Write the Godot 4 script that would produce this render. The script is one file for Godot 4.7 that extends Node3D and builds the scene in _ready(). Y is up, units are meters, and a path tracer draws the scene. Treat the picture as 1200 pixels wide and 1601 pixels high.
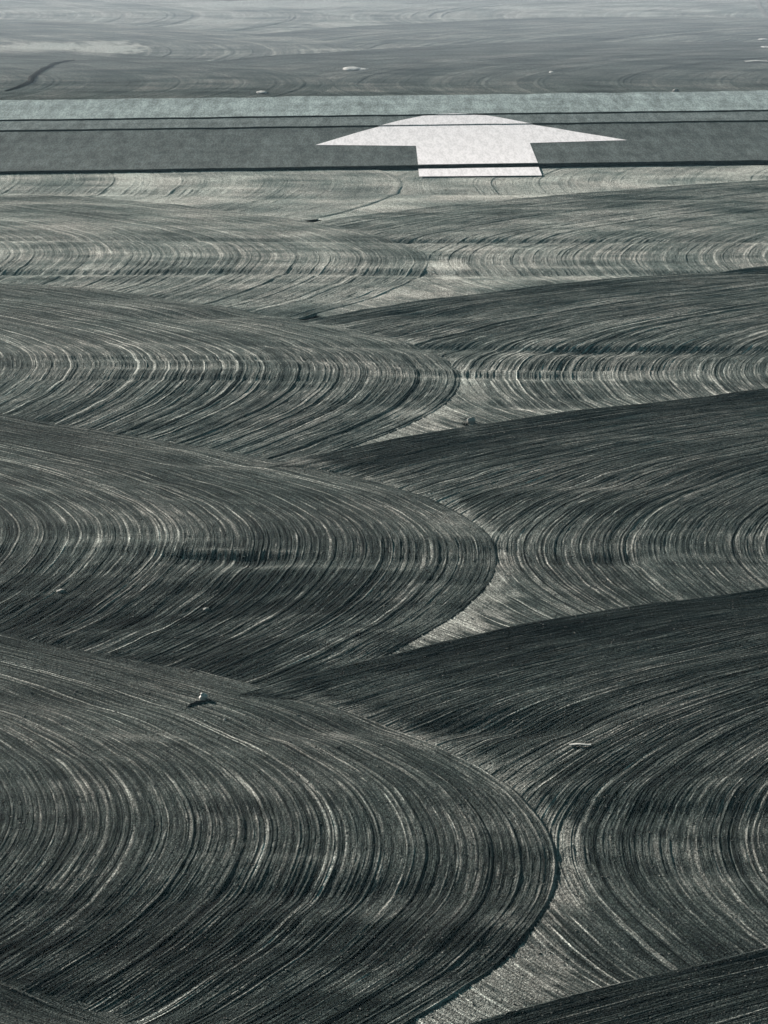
extends Node3D
# A long-lens view over a tilled field: rows of nested turning passes, then a terraced mown strip with a white arrow.
# x to the right, -z away from the camera, metres.

const EYE := 42.0
var rng := RandomNumberGenerator.new()
var n_tone := FastNoiseLite.new()
var n_patch := FastNoiseLite.new()
var n_relief := FastNoiseLite.new()
var n_wobble := FastNoiseLite.new()
var n_grain := FastNoiseLite.new()
var used := {}
var lobes := []
var near_hollows := {}
var near_pale := {}
var M := {}

# hollows and low banks in the field: x, distance, half length, half width, depth
var hollows := [
	[-8.6, 105.7, 1.8, 0.65, 0.28], [-5.8, 105.6, 1.0, 0.5, 0.14], [5.3, 86.6, 2.6, 0.65, 0.3], [-9.2, 123.0, 2.2, 0.8, 0.24],
	[-14.1, 156.8, 3.0, 0.8, 0.3], [4.2, 157.2, 2.2, 0.8, 0.3], [10.6, 134.6, 2.4, 0.6, 0.26], [12.3, 107.0, 1.2, 0.6, 0.22],
	[-3.0, 86.0, 2.5, 0.8, 0.14], [14.0, 78.5, 5.0, 0.8, 0.2], [-1.5, 71.5, 4.5, 0.9, 0.2], [-12.0, 64.0, 5.0, 0.9, 0.16],
	[9.0, 141.0, 4.0, 0.5, 0.16], [19.0, 147.2, 7.0, 0.5, 0.2], [-20.0, 142.0, 7.0, 0.5, 0.14], [13.0, 119.0, 5.0, 0.7, 0.16],
	[20.0, 101.0, 5.0, 0.8, 0.14], [-16.0, 89.0, 5.0, 0.8, 0.14], [3.0, 203.0, 6.0, 0.7, 0.2], [-24.0, 202.0, 8.0, 0.6, 0.22],
	[13.0, 202.6, 4.0, 0.7, 0.26], [-8.0, 200.0, 6.0, 0.5, 0.14], [25.0, 199.0, 7.0, 0.6, 0.2],
	# straight old tracks that the arcs run across
	[-2.0, 181.5, 30.0, 0.4, 0.2], [-20.0, 169.5, 22.0, 0.5, 0.24], [22.0, 170.4, 18.0, 0.5, 0.22], [14.0, 147.9, 16.0, 0.35, 0.16], [-8.0, 143.9, 12.0, 0.32, 0.15], [-14.0, 138.9, 10.0, 0.35, 0.13],
	[10.0, 143.0, 9.0, 0.3, 0.14], [12.5, 136.2, 2.0, 0.5, 0.2], [-2.0, 106.4, 8.0, 0.35, 0.13],
]
# pale chalky soil turned up by the harrow, plus a few painted highlights: x, distance, half length, half width, strength
var pale := [
	[-45.0, 296.0, 9.0, 5.0, 2.6], [-37.0, 296.0, 5.0, 6.5, 2.8], [-58.0, 298.0, 8.0, 3.5, 1.4],
	[20.0, 341.0, 4.0, 2.2, 1.6], [38.0, 340.0, 6.0, 1.6, 1.2], [47.0, 337.0, 4.0, 1.3, 1.3], [-14.0, 345.0, 18.0, 4.0, 1.4],  # last entry paints a highlight along the farthest rows
	[10.6, 75.6, 2.2, 1.0, 1.0], [12.5, 73.4, 2.4, 0.5, 0.8], [4.2, 77.3, 1.8, 0.6, 0.8], [-1.5, 74.2, 1.8, 0.5, 0.7], [-6.0, 83.6, 2.2, 0.5, 0.9], [2.0, 84.6, 1.6, 0.45, 0.8], [-4.0, 105.0, 5.0, 0.5, 0.9], [11.0, 108.6, 4.0, 0.8, 0.8], [16.0, 107.4, 4.0, 0.7, 0.8],
	[-12.0, 109.0, 4.0, 0.7, 0.7], [-14.0, 141.8, 7.0, 0.7, 0.8], [2.0, 141.0, 3.0, 0.8, 0.7], [14.0, 141.2, 7.0, 1.4, 0.9],
	[7.3, 76.3, 0.55, 2.6, 1.9], [7.2, 71.6, 0.5, 1.0, 1.2], [4.3, 70.0, 0.9, 0.7, 1.2], [5.7, 82.5, 1.4, 1.4, 1.2], [0.3, 91.0, 3.0, 1.4, 0.9],
	[6.1, 106.0, 0.8, 3.0, 1.1], [2.0, 99.0, 2.0, 2.0, 1.0], [6.0, 138.0, 1.0, 4.0, 1.3], [2.5, 133.0, 4.0, 1.5, 1.2],
	[5.0, 172.0, 1.6, 4.0, 1.3], [1.5, 164.0, 5.0, 1.6, 1.0], [-10.0, 85.0, 1.6, 0.5, 0.9], [-2.0, 85.8, 1.2, 0.4, 0.9],
	[-8.4, 107.2, 1.6, 0.25, 1.6], [-5.2, 107.1, 0.9, 0.22, 1.6], [5.4, 128.5, 0.5, 2.0, 1.0], [4.0, 112.5, 1.6, 2.2, 0.9],  # thin first pair paints the lit lips of the twin hollows
]

func rowz(y): return 163430.0 / (y + 450.0) - 15.29

func _ready() -> void:
	rng.seed = 7
	# --- camera, sky, sun, exposure
	var cam := Camera3D.new()
	cam.name = "camera"
	cam.fov = 26.23
	cam.near = 1.0
	cam.far = 6000.0
	cam.position = Vector3(0, EYE, 0)
	cam.rotation_degrees = Vector3(-20, 0, 0)
	add_child(cam)
	cam.current = true

	var sky_mat := ProceduralSkyMaterial.new()
	sky_mat.sky_top_color = Color(0.20, 0.43, 0.46)
	sky_mat.sky_horizon_color = Color(0.72, 0.79, 0.82)
	sky_mat.sky_curve = 0.2
	sky_mat.ground_bottom_color = Color(0.12, 0.13, 0.13)
	sky_mat.ground_horizon_color = Color(0.6, 0.66, 0.68)
	var sky := Sky.new()
	sky.sky_material = sky_mat
	var env := Environment.new()
	env.background_mode = Environment.BG_SKY
	env.sky = sky
	env.tonemap_mode = Environment.TONE_MAPPER_LINEAR
	env.background_energy_multiplier = 0.26
	env.tonemap_exposure = 3.0
	env.sdfgi_enabled = true
	env.ssao_enabled = true
	env.ssil_enabled = true
	env.volumetric_fog_enabled = true
	env.volumetric_fog_density = 0.0
	env.fog_enabled = true
	env.fog_density = 0.00011
	env.fog_light_color = Color(0.70, 0.85, 0.93)
	var we := WorldEnvironment.new()
	we.name = "environment"
	we.environment = env
	add_child(we)

	var sun := DirectionalLight3D.new()
	sun.name = "sun"
	sun.light_energy = 1.6
	sun.light_color = Color(1.0, 0.97, 0.93)
	sun.light_angular_distance = 1.2
	sun.shadow_enabled = true
	add_child(sun)
	var el := deg_to_rad(16.0)
	var from := Vector3(-0.70 * cos(el), sin(el), -0.714 * cos(el))
	sun.look_at_from_position(from * 100.0, Vector3.ZERO, Vector3.UP)

	setup_noise()
	setup_materials()
	build_ground()
	build_field()
	build_strip()
	build_things()
	build_mist()

# ---------------------------------------------------------------- helpers
func setup_noise():
	for a in [[n_tone, 11, 1.0, 2], [n_patch, 23, 1.0, 4], [n_relief, 31, 1.0, 3], [n_wobble, 41, 1.0, 2], [n_grain, 53, 1.0, 2]]:
		a[0].noise_type = FastNoiseLite.TYPE_SIMPLEX_SMOOTH
		a[0].seed = a[1]
		a[0].frequency = a[2]
		a[0].fractal_octaves = a[3]

	for a in hollows:
		for z in range(int(a[1] - 3.0 * a[3]), int(a[1] + 3.0 * a[3]) + 1): near_hollows.get_or_add(z, []).append(a)
	for a in pale:
		for z in range(int(a[1] - 2.0 * a[3]), int(a[1] + 2.0 * a[3]) + 1): near_pale.get_or_add(z, []).append(a)

func numbered(called: String) -> String:
	if not used.has(called):
		used[called] = 0
		return called
	used[called] += 1
	return "%s_%03d" % [called, used[called]]

func tag(o, label := "", category := "", group := "", kind := ""):
	if label: o.set_meta("label", label)
	if category: o.set_meta("category", category)
	if group: o.set_meta("group", group)
	if kind: o.set_meta("kind", kind)
	return o

func base(called: String, at := Vector3.ZERO, turn := 0.0) -> Node3D:
	var o := Node3D.new()
	o.name = numbered(called)
	add_child(o, true)
	o.position = at
	o.rotation.y = turn
	return o

func put(mesh: Mesh, called: String, mat: Material, parent = null) -> MeshInstance3D:
	var o := MeshInstance3D.new()
	o.mesh = mesh
	o.material_override = mat
	if parent == null:
		o.name = numbered(called)
		add_child(o, true)
	else:
		o.name = called
		parent.add_child(o, true)
	return o

func grid_mesh(pos: PackedVector3Array, col: PackedColorArray, nr: int, nc: int) -> ArrayMesh:
	# rows r (along), columns c (across)
	var nor := PackedVector3Array()
	nor.resize(pos.size())
	for r in nr:
		var ra = max(r - 1, 0) * nc
		var rb = min(r + 1, nr - 1) * nc
		var r0 = r * nc
		for c in nc:
			var ca = c - 1 if c > 0 else 0
			var cb = c + 1 if c < nc - 1 else c
			var n := (pos[rb + c] - pos[ra + c]).cross(pos[r0 + cb] - pos[r0 + ca])
			if n.y < 0.0: n = -n
			nor[r0 + c] = n.normalized()
	# front faces run clockwise seen from above
	var flip: bool = (pos[nc] - pos[0]).cross(pos[1] - pos[0]).y < 0.0
	var idx := PackedInt32Array()
	idx.resize((nr - 1) * (nc - 1) * 6)
	var k := 0
	for r in nr - 1:
		for c in nc - 1:
			var a := r * nc + c
			var b := a + nc if flip else a + 1
			var d := a + 1 if flip else a + nc
			idx[k] = a; idx[k + 1] = b; idx[k + 2] = d
			idx[k + 3] = b; idx[k + 4] = a + nc + 1; idx[k + 5] = d
			k += 6
	var arr := []
	arr.resize(Mesh.ARRAY_MAX)
	arr[Mesh.ARRAY_VERTEX] = pos
	arr[Mesh.ARRAY_NORMAL] = nor
	if col.size(): arr[Mesh.ARRAY_COLOR] = col
	arr[Mesh.ARRAY_INDEX] = idx
	var m := ArrayMesh.new()
	m.add_surface_from_arrays(Mesh.PRIMITIVE_TRIANGLES, arr)
	return m

func relief(x: float, z: float) -> float:
	# z is the distance from the camera's foot
	# the land swells: high under the left rows and low under the right ones where the arcs turn, the other way round between
	var h := (0.15 - 0.08 * tanh((x - 3.0) / 6.0)) * cos(TAU * (z - 75.0) / 32.6) * -tanh((x - 5.0) / 9.0) * clampf((190.0 - z) / 40.0, 0.0, 1.0)
	h += 0.13 * n_relief.get_noise_2d(x * 0.035, z * 0.16)
	h += 0.05 * n_relief.get_noise_2d(x * 0.1 + 40.0, z * 0.42)
	for a in near_hollows.get(int(z), []):
		var v: float = (z - a[1]) / a[3]
		var u: float = (x - a[0]) / a[2]
		if absf(u) > 2.6: continue
		h -= a[4] * exp(-v * v * 0.5 - u * u * u * u * 0.25)
	return h * (clampf((212.0 - z) / 10.0, 0.0, 1.0) if z < 240.0 else clampf((z - 258.0) / 12.0, 0.0, 1.0))

func chalk(x: float, z: float) -> float:
	var t := 0.0
	for a in near_pale.get(int(z), []):
		var v: float = (z - a[1]) / a[3]
		var u: float = (x - a[0]) / a[2]
		if absf(u) > 2.0: continue
		var e: float = 1.15 - sqrt(u * u + v * v) + 0.55 * n_grain.get_noise_2d(x * 0.5, z * 0.35)
		t = maxf(t, a[4] * clampf(e * 1.6, 0.0, 1.0))
	return t

# ---------------------------------------------------------------- materials
func noise_image(size: int, seed_: int, layers: Array, lo: float, hi: float, power := 1.0) -> Image:
	# layers: [frequency, weight]; grey values lo..hi
	var acc := PackedFloat32Array()
	acc.resize(size * size)
	var wsum := 0.0
	for l in layers:
		var n := FastNoiseLite.new()
		n.seed = seed_ + int(l[0] * 1000.0)
		n.noise_type = FastNoiseLite.TYPE_SIMPLEX
		n.fractal_type = FastNoiseLite.FRACTAL_NONE
		n.frequency = l[0]
		var im := n.get_seamless_image(size, size)
		var d := im.get_data()
		for i in size * size:
			acc[i] += d[i] * l[1]
		wsum += l[1]
	var out := PackedByteArray()
	out.resize(size * size)
	for i in size * size:
		var v: float = acc[i] / (255.0 * wsum)
		v = clampf((v - 0.5) * 2.0 + 0.5, 0.0, 1.0)
		out[i] = int(255.0 * (lo + (hi - lo) * pow(v, power)))
	return Image.create_from_data(size, size, false, Image.FORMAT_L8, out)

func setup_materials():
	var soil_img := noise_image(1024, 5, [[0.3, 0.8], [0.12, 1.0], [0.05, 0.8], [0.015, 0.3]], 0.4, 1.0, 1.0)
	var soil_tex := ImageTexture.create_from_image(soil_img)
	var rough_img := noise_image(512, 9, [[0.35, 1.0], [0.18, 0.8]], 0.0, 1.0)
	rough_img.convert(Image.FORMAT_RGBA8)
	rough_img.bump_map_to_normal_map(6.0)
	var soil_nor := ImageTexture.create_from_image(rough_img)
	var soil := StandardMaterial3D.new()
	soil.vertex_color_use_as_albedo = true
	soil.albedo_texture = soil_tex
	soil.uv1_triplanar = true
	soil.uv1_world_triplanar = true
	soil.uv1_scale = Vector3(0.1, 0.1, 0.085)
	soil.normal_enabled = true
	soil.normal_texture = soil_nor
	soil.normal_scale = 0.35
	soil.roughness = 0.95
	soil.metallic_specular = 0.1
	M.soil = soil

	var strip_img := noise_image(1024, 77, [[0.4, 0.8], [0.2, 1.0], [0.07, 0.6], [0.02, 0.4]], 0.66, 1.0)
	var g := StandardMaterial3D.new()
	g.vertex_color_use_as_albedo = true
	g.albedo_texture = ImageTexture.create_from_image(strip_img)
	g.uv1_triplanar = true
	g.uv1_world_triplanar = true
	g.uv1_scale = Vector3(0.04, 0.04, 0.008)
	g.normal_enabled = false
	g.normal_texture = soil_nor
	g.normal_scale = 0.2
	g.roughness = 0.95
	g.metallic_specular = 0.1
	M.strip = g

	var paint := g.duplicate()
	paint.albedo_texture = ImageTexture.create_from_image(noise_image(512, 99, [[0.4, 0.6], [0.15, 1.0], [0.05, 0.8]], 0.9, 1.0, 0.8))
	paint.normal_enabled = false
	M.paint = paint

	var stone := StandardMaterial3D.new()
	stone.vertex_color_use_as_albedo = true
	stone.albedo_texture = soil_tex
	stone.uv1_triplanar = true
	stone.uv1_scale = Vector3(0.7, 0.7, 0.7)
	stone.roughness = 0.85
	M.stone = stone

# ---------------------------------------------------------------- ground
var arrow := PackedVector2Array([Vector2(3.38, 209.67), Vector2(15.23, 210.14), Vector2(15.04, 225.96), Vector2(25.23, 227.58), Vector2(22.81, 230.04), Vector2(20.32, 232.39), Vector2(18.12, 234.76), Vector2(16.18, 236.50), Vector2(13.92, 239.26), Vector2(12.60, 240.75), Vector2(11.25, 241.97), Vector2(9.51, 242.44), Vector2(7.76, 242.77), Vector2(5.99, 242.36), Vector2(4.21, 241.68), Vector2(1.74, 238.86), Vector2(0.00, 236.30), Vector2(-2.71, 232.20), Vector2(-5.00, 228.31), Vector2(-7.03, 224.89), Vector2(3.28, 224.36)])
const STRIP_SLOPE := 0.076     # how the strip runs: distance grows with x
const STEPS := [[213.8, 0.22], [235.8, 0.09], [241.8, 0.08]]   # banks: distance at x = 0, rise

func build_ground():
	# one sheet from behind the camera to the horizon; it climbs the three banks of the strip
	var prof := [[-400.0, -0.9], [180.0, -0.9], [208.0, -0.5], [213.0, -0.2]]
	var h := 0.0
	for s in STEPS:
		prof.append([s[0] - 0.05, h if h > 0.0 else -0.15])
		h += s[1]
		prof.append([s[0] + 0.12, h])
	prof.append([254.9, h])
	prof.append([255.2, -0.6])
	prof.append([5000.0, -0.6])
	var pos := PackedVector3Array()
	var col := PackedColorArray()
	for p in prof:
		for x in [-5000.0, 5000.0]:
			pos.append(Vector3(x, p[1] - 0.02, -(p[0] + x * STRIP_SLOPE)))
			col.append(Color(0.1, 0.1, 0.09))
	var st := SurfaceTool.new()
	st.begin(Mesh.PRIMITIVE_TRIANGLES)
	st.set_smooth_group(-1)
	for r in prof.size() - 1:
		for i in [0, 2, 1, 1, 2, 3]:
			st.set_color(col[r * 2 + i])
			st.add_vertex(pos[r * 2 + i])
	st.generate_normals()
	var o := put(st.commit(), "ground", M.soil)
	tag(o, "bare dark earth of the plain under the field", "ground", "", "structure")

# ---------------------------------------------------------------- tilled field
# a lobe is a family of equal turning arcs, set side by side along x. side -1: arcs bulge to the right (left of the seam); +1 the mirror image
func build_lobe(side: int, tip_x: float, tip_z: float, level: float, p_far: float, p_near: float, reach: float, far_len: float, near_len: float,
		tooth: float, drift: float, contrast: float, crest: float, tone0: float, label: String, seam := 999.0):
	lobes.append([side, tip_x, tip_z, level, p_far, p_near, far_len, near_len, drift, crest])
	var root := base("tilled_field")
	tag(root, label, "field", "tilled turning rows of the field", "structure")
	var step := 0.42 if tip_z < 190.0 else 0.9
	var nr := int((far_len + near_len) / step) + 1
	# rows of the arc: offset in distance, bulge in x, share of the spacing that is left across the furrow
	var rows := []
	for r in nr:
		var dz := -near_len + (far_len + near_len) * r / float(nr - 1)
		var p := p_far if dz > 0.0 else p_near
		var q := dz / p
		rows.append([dz, dz * dz / (2.0 * p), 1.0 / sqrt(1.0 + q * q)])
	# columns, from the outer edge inwards: [offset, height, tone]; cut into swaths with a wheel rut between them
	var s := 0.0
	var first := true
	while s < reach:
		var w := rng.randf_range(1.6, 3.4) * clampf(tooth / 0.1, 1.0, 2.0)
		var cols := []
		if first:
			cols.append([-0.35, -0.3 if tip_z < 160.0 else -0.1, 1.0])
			cols.append([-0.12, -0.03, 1.0])
		var t := s
		var lean := rng.randf_range(0.78, 1.22)
		while t < s + w:
			var d := tooth * rng.randf_range(0.7, 1.5)
			var rr := rng.randf()
			var a := d * (0.05 + 0.22 * rr * rr) * (0.35 + 0.65 * contrast)
			if rng.randf() < 0.12: a *= 1.5
			var tone := lean * exp(rng.randfn() * 0.48 * contrast - 0.1)
			if rng.randf() < 0.14: tone *= 1.0 + 1.6 * contrast
			# the tines throw the soil to one side: one face of each ridge is steeper
			var k := rng.randf_range(0.2, 0.36) if side < 0 else rng.randf_range(0.64, 0.8)
			cols.append([t, 0.0, tone])
			cols.append([t + d * k, a, tone])
			cols.append([t + d * (k + 0.35 if side < 0 else k - 0.35), a * 0.55, tone])
			if side > 0:
				var q = cols[-1]
				cols[-1] = cols[-2]
				cols[-2] = q
			t += d
		cols.append([t, 0.0, 1.0])
		lobe_part(root, "tilled_swath", side, tip_x, tip_z, level, rows, cols, drift, crest, tone0, contrast, seam)
		s = t
		# the rut pressed by a wheel at the edge of the pass
		var rw := rng.randf_range(0.12, 0.34) * clampf(tooth / 0.1, 1.0, 1.7)
		var rd := rng.randf_range(0.008, 0.03)
		if contrast < 0.4: rd *= 0.3
		var rt := rng.randf_range(0.4, 0.8) if contrast > 0.4 else rng.randf_range(0.75, 0.95)
		cols = [[s, 0.0, rt], [s + rw * 0.14, 0.012, rt], [s + rw * 0.32, -rd * 0.8, rt], [s + rw * 0.5, -rd, rt], [s + rw * 0.7, -rd * 0.75, rt], [s + rw * 0.88, 0.015, rt], [s + rw, 0.0, rt]]
		lobe_part(root, "wheel_rut", side, tip_x, tip_z, level, rows, cols, drift, crest, tone0, contrast, seam)
		s += rw
		first = false

func lobe_part(root, called, side, tip_x, tip_z, level, rows, cols, drift, crest, tone0, contrast, seam):
	var nr: int = rows.size()
	var nc: int = cols.size()
	var pos := PackedVector3Array()
	var col := PackedColorArray()
	pos.resize(nr * nc)
	col.resize(nr * nc)
	var k := 0
	for r in nr:
		var dz: float = rows[r][0]
		var bulge: float = rows[r][1]
		var thin: float = rows[r][2]
		for c in nc:
			var s: float = cols[c][0]
			var wob := 0.06 * n_wobble.get_noise_2d(s * 0.25 + level * 90.0, dz * 0.12) 
			var x: float = tip_x + side * (s + bulge + wob)
			var z: float = tip_z + dz + drift * s
			var sc: float = maxf(s, 0.0)
			var cut := n_tone.get_noise_2d(s * 4.5 + level * 300.0, dz * 0.2)
			var hh: float = cols[c][1]
			var h: float = hh * (thin if hh > -0.2 else 1.0) * (1.0 + 0.45 * cut) + crest * exp(-sc / 5.5) * (1.0 if crest < 0.0 else smoothstep(11.0, 17.0, dz))
			h += level + relief(x, z) + 0.016 * n_grain.get_noise_2d(x * 4.0, z * 1.1)
			pos[k] = Vector3(x, h, -z)
			var pt := n_patch.get_noise_2d(x * 0.05 + 3.0, z * 0.16)
			var fl := n_grain.get_noise_2d(s * 6.0, dz * 0.55 + level * 50.0)
			var ct: float = cols[c][2]
			if ct > 1.5: ct = lerpf(1.0, ct, clampf(0.55 + 1.6 * cut, 0.0, 1.0))
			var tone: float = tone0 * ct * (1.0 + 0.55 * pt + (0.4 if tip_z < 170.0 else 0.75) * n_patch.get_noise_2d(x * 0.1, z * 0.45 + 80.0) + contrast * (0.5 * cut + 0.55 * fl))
			if fl > 0.42: tone *= 1.0 + contrast * 5.0 * (fl - 0.42)
			if side > 0 and tip_z < 150.0 and s < 9.0 and dz > 0.0:      # shade below the crest of the outer passes, painted as darker soil
				var edge_shade: float = clampf((8.0 - s + 4.0 * n_patch.get_noise_2d(s * 0.4, dz * 0.1 + level * 40.0)) * 0.5, 0.0, 1.0) * clampf(dz - 4.0 + 6.0 * pt, 0.0, 1.0)
				tone *= 1.0 - edge_shade * (0.5 if tip_z < 120.0 else 0.2)
			if side < 0 and tip_z < 120.0 and dz < 2.0:      # moist streaks and painted shade over the near ends of the left rows
				var wet_shade: float = clampf((0.55 + 2.4 * n_patch.get_noise_2d(x * 0.07 + 60.0, z * 0.34)) * 2.2, 0.0, 1.0) * (1.0 if dz < -4.0 + 3.0 * fl + 5.0 * pt else 0.0)
				tone *= 1.0 - 0.55 * wet_shade
			tone += chalk(x, z) * 0.9 * tone0
			if seam < 900.0:      # pale soil left untilled along the edge of the rows opposite
				var e: float = x - (seam - dz * dz / (20.6 if dz > 0.0 else 27.0))
				if e > -1.0 and e < 6.0:
					var w := 0.9 + 1.3 * n_patch.get_noise_2d(dz * 0.13 + level * 70.0, 5.0) + 0.9 * n_grain.get_noise_2d(x * 0.8, z * 0.8)
					w *= 1.0 + 1.6 * smoothstep(-2.0, -12.0, dz)  # widened at the near end to paint in the brighter, sunlit furrows
					tone += clampf((w - absf(e - 0.3)) * 1.1, 0.0, 1.0) * (2.6 + 2.2 * fl) * (0.8 * tone0 if tone0 < 1.2 else (0.7 if tone0 < 2.0 else 0.2))
			var warm := 0.5 + 0.5 * n_patch.get_noise_2d(x * 0.11 - 30.0, z * 0.11)
			tone = clampf(tone, 0.06, 8.0)
			# dark tones are a cool green-black, pale tones a warm grey
			var paleness := clampf((tone / sqrt(tone0) - 0.3) * 0.5, 0.0, 1.0)
			col[k] = Color(0.08 + 0.024 * paleness + 0.014 * warm, 0.112, 0.108 - 0.004 * paleness) * tone
			k += 1
	put(grid_mesh(pos, col, nr, nc), called, M.soil, root)

func build_field():
	# seam between the left and the right rows, one pair every 33 m
	var rows := [
		# distance, tip x of the left arcs, tooth, level, contrast
		[42.5, 7.69, 0.1, 0.74, 0.8],
		[75.1, 6.62, 0.092, 0.60, 1.0],
		[107.8, 5.85, 0.1, 0.46, 1.0],
		[140.8, 5.02, 0.125, 0.32, 0.9],
		[174.3, 3.50, 0.165, 0.18, 0.4],
		[206.7, 1.58, 0.28, -0.08, 0.1],
	]
	var names := ["first", "second", "third", "fourth", "fifth", "sixth"]
	for i in range(rows.size() - 1, -1, -1):
		var a = rows[i]
		var half: float = (a[0] + 15.3) * 0.1635 + 5.0      # half width of the view there, and a margin
		var far_len := 25.0 if i < 5 else 9.0
		var far_right = [33.0, 33.0, 35.0, 36.0, 34.0, 9.0][i]
		var t0 = [0.68, 0.84, 1.04, 1.65, 3.0, 5.6][i]  # soil tone climbs with distance, with haze painted into it
		var dr := -0.10 if i <= 1 else -0.03
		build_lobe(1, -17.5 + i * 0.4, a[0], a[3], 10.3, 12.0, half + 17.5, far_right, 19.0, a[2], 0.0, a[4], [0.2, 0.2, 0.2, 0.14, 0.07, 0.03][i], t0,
			"tilled rows curving away to the right, %s field right of the seam" % names[i], a[1])
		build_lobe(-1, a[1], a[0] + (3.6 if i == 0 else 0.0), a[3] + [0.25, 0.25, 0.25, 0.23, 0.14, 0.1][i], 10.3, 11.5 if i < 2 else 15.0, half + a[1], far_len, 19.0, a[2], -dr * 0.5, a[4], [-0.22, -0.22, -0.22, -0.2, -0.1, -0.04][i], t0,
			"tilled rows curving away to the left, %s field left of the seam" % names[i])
	# the field beyond the strip
	var beyond := [[330.0, -8.0, -0.34, 0.2, 5.2, "last far"], [292.5, -1.8, -0.18, 0.25, 3.2, "far"], [266.0, -6.0, -0.02, 0.12, 2.2, "faint"]]  # haze is painted into these pale far soil tones too
	for a in beyond:
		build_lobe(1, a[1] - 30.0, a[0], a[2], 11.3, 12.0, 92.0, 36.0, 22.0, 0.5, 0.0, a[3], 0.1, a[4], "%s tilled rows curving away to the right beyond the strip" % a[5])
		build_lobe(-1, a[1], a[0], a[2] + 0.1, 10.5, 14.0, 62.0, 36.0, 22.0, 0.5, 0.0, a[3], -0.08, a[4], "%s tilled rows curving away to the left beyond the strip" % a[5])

# ---------------------------------------------------------------- strip with the arrow
func level_at(x: float, z: float) -> float:
	var h := 0.0
	for s in STEPS:
		if z > s[0] + x * STRIP_SLOPE + 0.03: h += s[1]
	return h

func build_strip():
	# three mown bands, each on its own terrace: from, to, tone, label
	var bands := [
		[213.8, 235.8, 0.22, 0.15, "dark mown grass band of the strip between two banks"],
		[235.8, 241.8, 0.31, 0.24, "narrow grey mown band of the strip between the two far banks"],
		[241.8, 255.0, 0.39, 0.48, "pale mown band along the far side of the strip"],
	]
	for b in bands:
		var nr := 40
		var nc := 280
		var pos := PackedVector3Array()
		var col := PackedColorArray()
		pos.resize(nr * nc)
		col.resize(nr * nc)
		for r in nr:
			for c in nc:
				var x := -70.0 + 140.0 * c / float(nc - 1)
				var z: float = lerpf(b[0] + 0.14, b[1] - 0.07, r / float(nr - 1)) + x * STRIP_SLOPE
				if b[1] > 250.0 and r == nr - 1: z += 0.5 * n_grain.get_noise_2d(x * 0.15, 3.0)
				var v: float = 1.0 + 0.3 * n_patch.get_noise_2d(x * 0.45, z * 0.05) + 0.22 * n_patch.get_noise_2d(x * 0.03, z * 0.3) + 0.25 * n_grain.get_noise_2d(x * 1.7, z * 0.2)
				pos[r * nc + c] = Vector3(x, b[2] + 0.006 + 0.02 * n_grain.get_noise_2d(x * 1.4, z * 0.15), -z)
				col[r * nc + c] = Color(b[3] * 0.89, b[3] * 1.01, b[3] * 1.01) * v
		tag(put(grid_mesh(pos, col, nr, nc), "mown_strip", M.strip), b[4], "grass", "", "structure")
	# the banks themselves: rough earth faces along each terrace edge
	var h := 0.0
	for i in STEPS.size():
		var s = STEPS[i]
		var n := 300
		var pos := PackedVector3Array()
		var col := PackedColorArray()
		for r in 5:
			for c in n:
				var x := -72.0 + 144.0 * c / float(n - 1)
				var z: float = s[0] + x * STRIP_SLOPE + 0.18 * n_grain.get_noise_2d(x * 0.16, i * 9.0)
				var q = [[-0.55, -0.05], [-0.3, 0.02], [-0.16, s[1] * 0.55], [-0.05, s[1] + 0.05], [0.35, s[1] + 0.0]][r]
				var jig: float = 1.0 * n_grain.get_noise_2d(x * 0.9, r * 3.0 + i * 20.0)
				pos.append(Vector3(x, h + q[1] + 0.06 * jig * s[1] * 3.0 * (0.0 if r == 0 or r == 4 else 1.0), -(z + q[0] + 0.1 * jig)))
				var t: float = 1.0 + 0.5 * jig
				var crossed: bool = i > 0 and Geometry2D.is_point_in_polygon(Vector2(x, z), arrow)
				col.append((Color(0.86, 0.8, 0.81) if crossed else Color(0.05, 0.052, 0.046)) * t)
		var lab = ["tall dark earth bank along the near side of the strip, under the arrow stem", "low dark earth bank crossing the arrow head", "low dark earth bank just behind the arrow tip"][i]
		tag(put(grid_mesh(pos, col, 5, n), "earth_bank", M.soil), lab, "bank", "earth banks of the strip")
		h += s[1]
	build_arrow()

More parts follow.
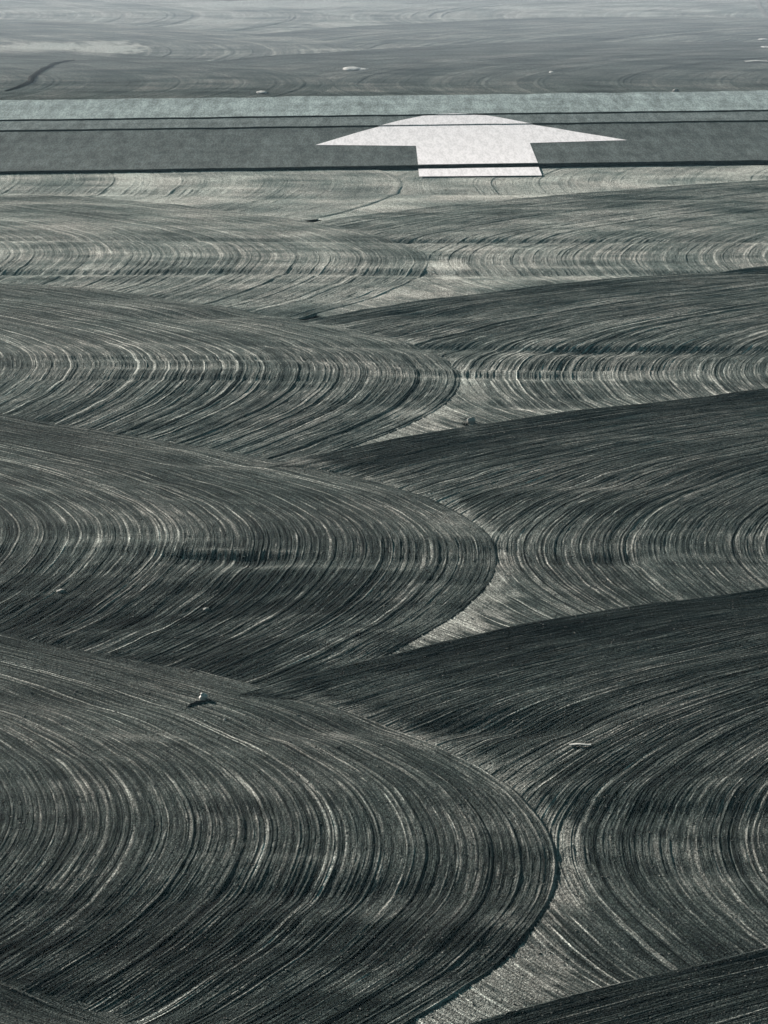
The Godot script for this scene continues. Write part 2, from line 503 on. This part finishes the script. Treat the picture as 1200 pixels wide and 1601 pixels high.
func build_arrow():
	# outline on the ground (x, distance), read as a plain block arrow pointing away; it is laid in pieces on the terraces it crosses
	var outline := arrow
	var root := base("painted_arrow", Vector3(9.3, 0.0, -211.0))
	tag(root, "large white block arrow marked on the mown strip, pointing away", "arrow")
	var cuts := [180.0, 213.8, 235.8, 241.8, 300.0]
	var hh := 0.0
	for i in 4:
		if i > 0: hh += STEPS[i - 1][1]
		var lo: float = cuts[i] + [0.0, 0.4, -0.03, -0.03][i]
		var hi: float = cuts[i + 1] - [0.62, 0.2, 0.2, 0.0][i]
		var shape := outline
		var box := PackedVector2Array([Vector2(-40, lo - 40 * STRIP_SLOPE), Vector2(40, lo + 40 * STRIP_SLOPE), Vector2(40, hi + 40 * STRIP_SLOPE), Vector2(-40, hi - 40 * STRIP_SLOPE)])
		for poly in Geometry2D.intersect_polygons(shape, box):
			var tri := Geometry2D.triangulate_polygon(poly)
			var st := SurfaceTool.new()
			st.begin(Mesh.PRIMITIVE_TRIANGLES)
			var up := hh + (0.035 if i > 0 else 0.04)
			var turned: bool = (poly[tri[1]] - poly[tri[0]]).cross(poly[tri[2]] - poly[tri[0]]) > 0.0
			if turned: tri.reverse()
			for t in tri:
				st.set_normal(Vector3.UP)
				st.set_color(Color(0.88, 0.83, 0.855))
				st.add_vertex(Vector3(poly[t].x, up, -poly[t].y) - root.position)
			put(st.commit(), "arrow_head" if i > 1 else "arrow_shaft", M.paint, root)

# ---------------------------------------------------------------- small things
func blob(size: Vector3, seed_: int, rough: float, c: Color) -> ArrayMesh:
	# a lumpy stone standing on y = 0
	var nr := 12
	var nc := 18
	var n := FastNoiseLite.new()
	n.seed = seed_
	n.frequency = 1.1
	var pos := PackedVector3Array()
	for r in nr + 1:
		var v := PI * r / nr
		for k in nc:
			var u := TAU * k / nc
			var d := Vector3(sin(v) * cos(u), cos(v), sin(v) * sin(u))
			var q := d * (1.0 + rough * n.get_noise_3dv(d * 1.3) + rough * 0.4 * n.get_noise_3dv(d * 4.0))
			q.y = maxf(q.y, -0.55)
			pos.append(Vector3(q.x * size.x, (q.y + 0.55) * size.y, q.z * size.z))
	var st := SurfaceTool.new()
	st.begin(Mesh.PRIMITIVE_TRIANGLES)
	for p in pos:
		st.set_color(c * (1.0 + 0.25 * n.get_noise_3dv(p * 9.0)))
		st.add_vertex(p)
	for r in nr:
		for k in nc:
			var a := r * nc + k
			var b := r * nc + (k + 1) % nc
			for i in [a, a + nc, b, b, a + nc, b + nc]: st.add_index(i)
	st.generate_normals()
	return st.commit()

func top(x: float, z: float) -> float:
	# height of the uppermost tilled row at a place, and the strip's terraces
	var best := -0.9
	if z > 205.0 and z < 255.0 + x * STRIP_SLOPE: best = level_at(x, z)
	for l in lobes:
		var z1: float = z - l[2]
		var s := 0.0
		for i in 2:      # the rows drift a little in distance as they go inwards
			var dz: float = z1 - l[8] * maxf(s, 0.0)
			s = (x - l[1]) * l[0] - dz * dz / (2.0 * (l[4] if dz > 0.0 else l[5]))
		if s < 0.0 or z1 > l[6] or z1 < -l[7]: continue
		var h: float = l[3] + l[9] * exp(-s / 5.5) * (1.0 if l[9] < 0.0 else smoothstep(11.0, 17.0, z1))
		best = maxf(best, h + relief(x, z))
	return best

func on(x: float, z: float, sink := 0.01) -> Vector3:
	return Vector3(x, top(x, z) - sink, -z)

func ribbon(pts: Array, profile: Array, c: Color, lift: float, jitter := 0.0) -> ArrayMesh:
	# a band along ground points, with a cross-section of [offset, height]
	var pos := PackedVector3Array()
	var col := PackedColorArray()
	for i in pts.size():
		var d: Vector2 = (pts[min(i + 1, pts.size() - 1)] - pts[max(i - 1, 0)]).normalized()
		var o := Vector2(-d.y, d.x)
		var taper: float = sin(PI * clampf((i + 0.6) / (pts.size() + 0.2), 0.0, 1.0))
		taper = pow(taper, 0.35)
		for q in profile:
			var v: Vector2 = pts[i] + o * q[0] * taper * (1.0 + jitter * n_grain.get_noise_2d(i * 0.7, q[0] * 3.0))
			pos.append(Vector3(v.x, top(v.x, v.y) + lift + q[1] * taper * (1.0 + jitter * n_grain.get_noise_2d(i * 0.9 + 50.0, q[0] * 5.0)), -v.y))
			col.append(c * (1.0 + 0.5 * n_grain.get_noise_2d(i * 0.8, q[0] * 4.0 + 9.0)))
	return grid_mesh(pos, col, pts.size(), profile.size())

func smooth(pts: Array, n: int) -> Array:
	var cv := Curve2D.new()
	for i in pts.size():
		var t: Vector2 = (pts[min(i + 1, pts.size() - 1)] - pts[max(i - 1, 0)]) / 6.0
		cv.add_point(pts[i], -t, t)
	var out := []
	for i in n + 1: out.append(cv.sample_baked(cv.get_baked_length() * i / n))
	return out

func stone(size: Vector3, x: float, z: float, seed_: int, c: Color, label: String, turn := 0.0, group := ""):
	var o := put(blob(size, seed_, 0.45, c), "pale_stone", M.stone)
	o.position = on(x, z, 0.02)
	o.rotation.y = turn
	tag(o, label, "stone", group)
	return o

func plank(length: float, width: float, x: float, z: float, turn: float, bend: float, label: String):
	var pos := PackedVector3Array()
	var col := PackedColorArray()
	var n := 13
	# outline of the section, closed: a board with softened edges
	var sec := [[-0.5, 0.004], [-0.47, 0.03], [-0.4, 0.036], [0.4, 0.036], [0.47, 0.03], [0.5, 0.004], [0.4, 0.0], [-0.4, 0.0], [-0.5, 0.004]]
	for i in n:
		var u := i / float(n - 1) - 0.5
		for q in sec:
			pos.append(Vector3(u * length, q[1] + 0.05 + bend * (0.5 + 0.5 * cos(u * 7.0)) * 0.6, q[0] * width + bend * sin(u * 6.0) * 0.5))
			col.append(Color(0.78, 0.76, 0.72) * (1.0 + 0.12 * n_grain.get_noise_2d(i * 1.1, q[0] * 9.0)))
	var o := put(grid_mesh(pos, col, n, sec.size()), "white_board", M.stone)
	o.position = on(x, z, 0.0)
	o.rotation.y = turn
	tag(o, label, "board")

func tuft(x: float, z: float, label: String):
	var st := SurfaceTool.new()
	st.begin(Mesh.PRIMITIVE_TRIANGLES)
	for i in 70:
		var a := rng.randf() * TAU
		var r := 0.16 * sqrt(rng.randf())
		var b := Vector3(cos(a) * r, 0.0, sin(a) * r)
		var l := rng.randf_range(0.14, 0.34)
		var lean := Vector3(cos(a) * rng.randf() * 0.7, 1.0, sin(a) * rng.randf() * 0.7).normalized()
		var side := lean.cross(Vector3(sin(a * 3.0), 0.2, cos(a * 3.0))).normalized() * 0.012
		var mid := b + lean * l * 0.6
		var tip := b + lean * l + Vector3(lean.x, -0.4, lean.z) * l * 0.35
		st.set_color(Color(0.035, 0.045, 0.03) * rng.randf_range(0.6, 1.5))
		for v in [b - side, mid - side, b + side, b + side, mid - side, mid + side, mid - side, tip, mid + side]: st.add_vertex(v)
	st.generate_normals()
	var o := put(st.commit(), "weed_tuft", M.stone)
	o.position = on(x, z, 0.02)
	tag(o, label, "weed")

func build_things():
	var white := Color(0.85, 0.83, 0.8)
	stone(Vector3(0.19, 0.2, 0.15), -8.05, 89.3, 3, white, "fist-shaped pale stone beside its modelled shadow", 0.4)
	var shadow_shape := put(ribbon(smooth([Vector2(-8.72, 88.35), Vector2(-8.6, 88.6), Vector2(-8.35, 88.85), Vector2(-8.0, 88.95), Vector2(-7.72, 89.1)], 14),
		[[-0.06, -0.02], [-0.05, 0.05], [0.0, 0.09], [0.05, 0.05], [0.06, -0.02]], Color(0.012, 0.013, 0.012), 0.02, 0.5), "stone_shadow", M.stone)  # shadow of the stone, added as a dark raised shape
	tag(shadow_shape, "modelled shadow of a pale stone, a dark crooked shape", "shadow")
	stone(Vector3(0.05, 0.05, 0.05), -6.95, 87.0, 5, white, "pebble-sized pale stone, the larger of two near the modelled stone shadow")
	stone(Vector3(0.04, 0.04, 0.04), -7.8, 86.8, 6, white, "tiny pale pebble, the smaller of two near the modelled stone shadow", 1.0)
	plank(0.92, 0.15, 8.35, 84.6, 0.02, 0.05, "short warped white board lying at the end of a dark hollow")
	stone(Vector3(0.27, 0.26, 0.22), 5.42, 130.6, 8, Color(0.5, 0.49, 0.46), "grey stone beside a dark weed tuft at the edge of dark rows")
	tuft(5.05, 130.3, "dark weed tuft beside a grey stone")
	stone(Vector3(0.2, 0.08, 0.2), -16.1, 101.6, 9, Color(0.3, 0.3, 0.28), "flat pale stone alone among the left rows")
	stone(Vector3(0.16, 0.07, 0.14), -8.7, 99.6, 10, Color(0.3, 0.3, 0.28), "low pale stone below a dark hollow of the left rows")
	# beyond the strip
	var heap := base("chalk_heap", on(-4.0, 277.5, 0.05))
	tag(heap, "double heap of white chalk in the far field", "heap")
	put(blob(Vector3(1.1, 0.16, 1.5), 21, 0.5, white), "heap_lump", M.stone, heap)
	var l2 := put(blob(Vector3(0.7, 0.1, 0.9), 22, 0.5, white), "heap_lump", M.stone, heap)
	l2.position = Vector3(1.35, 0.0, 0.35)
	stone(Vector3(0.62, 0.14, 0.8), -14.3, 258.9, 24, white, "long white stone just beyond the pale mown band")
	stone(Vector3(0.4, 0.3, 0.35), 34.3, 259.5, 25, Color(0.4, 0.39, 0.37), "small grey stone by the far edge of the pale mown band")
	stone(Vector3(0.3, 0.1, 0.5), 20.8, 275.0, 26, white, "tiny white stone alone in the far field")
	stone(Vector3(0.7, 0.12, 0.9), 52.0, 305.0, 27, white, "flat white stone beside the pale track, farther out from the strip")
	stone(Vector3(0.7, 0.12, 0.9), 51.2, 297.0, 28, white, "flat white stone beside the pale track, closer to the strip", 0.5)
	plank(3.0, 0.9, 47.6, 284.0, 0.12, 0.12, "long white board lying in the far field")
	# dark winding ditch edge under the chalky patch
	var gully := put(ribbon(smooth([Vector2(-39.6, 284.0), Vector2(-41.6, 281.6), Vector2(-42.6, 276.0), Vector2(-42.9, 270.5), Vector2(-42.6, 266.0), Vector2(-43.6, 262.0), Vector2(-44.6, 259.8)], 46),
		[[-0.5, -0.1], [-0.35, 0.1], [-0.15, 0.24], [0.05, 0.26], [0.25, 0.15], [0.5, -0.1]], Color(0.03, 0.028, 0.022), 0.0, 0.6), "earth_bank", M.soil)
	tag(gully, "dark winding earth bank in the far field under the chalky patch", "bank")
	var track := base("farm_track")
	tag(track, "pale pair of wheel tracks crossing the far field corner", "track", "", "structure")
	for k in 2:
		put(ribbon(smooth([Vector2(58.5 + k * 1.5, 352.0), Vector2(57.2 + k * 1.5, 340.0), Vector2(56.4 + k * 1.5, 328.0), Vector2(56.0 + k * 1.5, 312.0)], 60),
			[[-0.35, 0.0], [0.0, 0.03], [0.35, 0.0]], Color(0.45, 0.44, 0.42), 0.12, 0.3), "wheel_track", M.soil, track)
	scatter()

func scatter():
	# clods and bits of straw lying on the near rows: uncountable, one object each
	var pts := []
	for i in 22000:
		var z := 55.0 + 110.0 * pow(rng.randf(), 1.3)
		var half := (z + 15.3) * 0.17 + 2.0
		pts.append(Vector2(rng.randf_range(-half, half), z))
	var small := SurfaceTool.new()
	small.begin(Mesh.PRIMITIVE_TRIANGLES)
	for f in [[0, 1, 2], [0, 2, 3], [0, 3, 4], [0, 4, 1], [5, 2, 1], [5, 3, 2], [5, 4, 3], [5, 1, 4]]:
		for i in f:
			small.set_color(Color(1, 1, 1))
			small.add_vertex([Vector3(0.1, 0.6, 0.05), Vector3(0.55, 0.05, 0.1), Vector3(-0.05, 0.0, 0.5), Vector3(-0.5, 0.1, -0.1), Vector3(0.1, -0.05, -0.55), Vector3(0, -0.4, 0)][i])
	small.generate_normals()
	var mesh := small.commit()
	var mm := MultiMesh.new()
	mm.transform_format = MultiMesh.TRANSFORM_3D
	mm.use_colors = true
	mm.mesh = mesh
	mm.instance_count = pts.size()
	for i in pts.size():
		var v: Vector2 = pts[i]
		var sz := 0.025 + 0.06 * pow(rng.randf(), 3.0)
		var b := Basis(Vector3.UP, rng.randf() * TAU).scaled(Vector3(sz * rng.randf_range(0.8, 1.8), sz * rng.randf_range(0.6, 1.0), sz))
		mm.set_instance_transform(i, Transform3D(b, on(v.x, v.y, -0.015)))
		mm.set_instance_color(i, Color(0.12, 0.117, 0.106) * (rng.randf_range(0.3, 0.9) if rng.randf() < 0.7 else rng.randf_range(1.2, 3.0)))
	var o := MultiMeshInstance3D.new()
	o.multimesh = mm
	o.material_override = M.stone
	o.name = "soil_clods"
	add_child(o)
	tag(o, "loose clods and crumbs of soil strewn over the tilled rows", "clods", "", "stuff")

func build_mist():
	# thin pale mist lying over the far field
	var f := FogVolume.new()
	f.name = "ground_mist"
	f.size = Vector3(500, 30, 250)
	f.position = Vector3(0, 14, -378)
	var m := FogMaterial.new()
	m.density = 0.0054
	m.albedo = Color(0.87, 0.91, 0.97)
	f.material = m
	add_child(f)
	tag(f, "thin pale mist over the far field", "mist", "", "stuff")
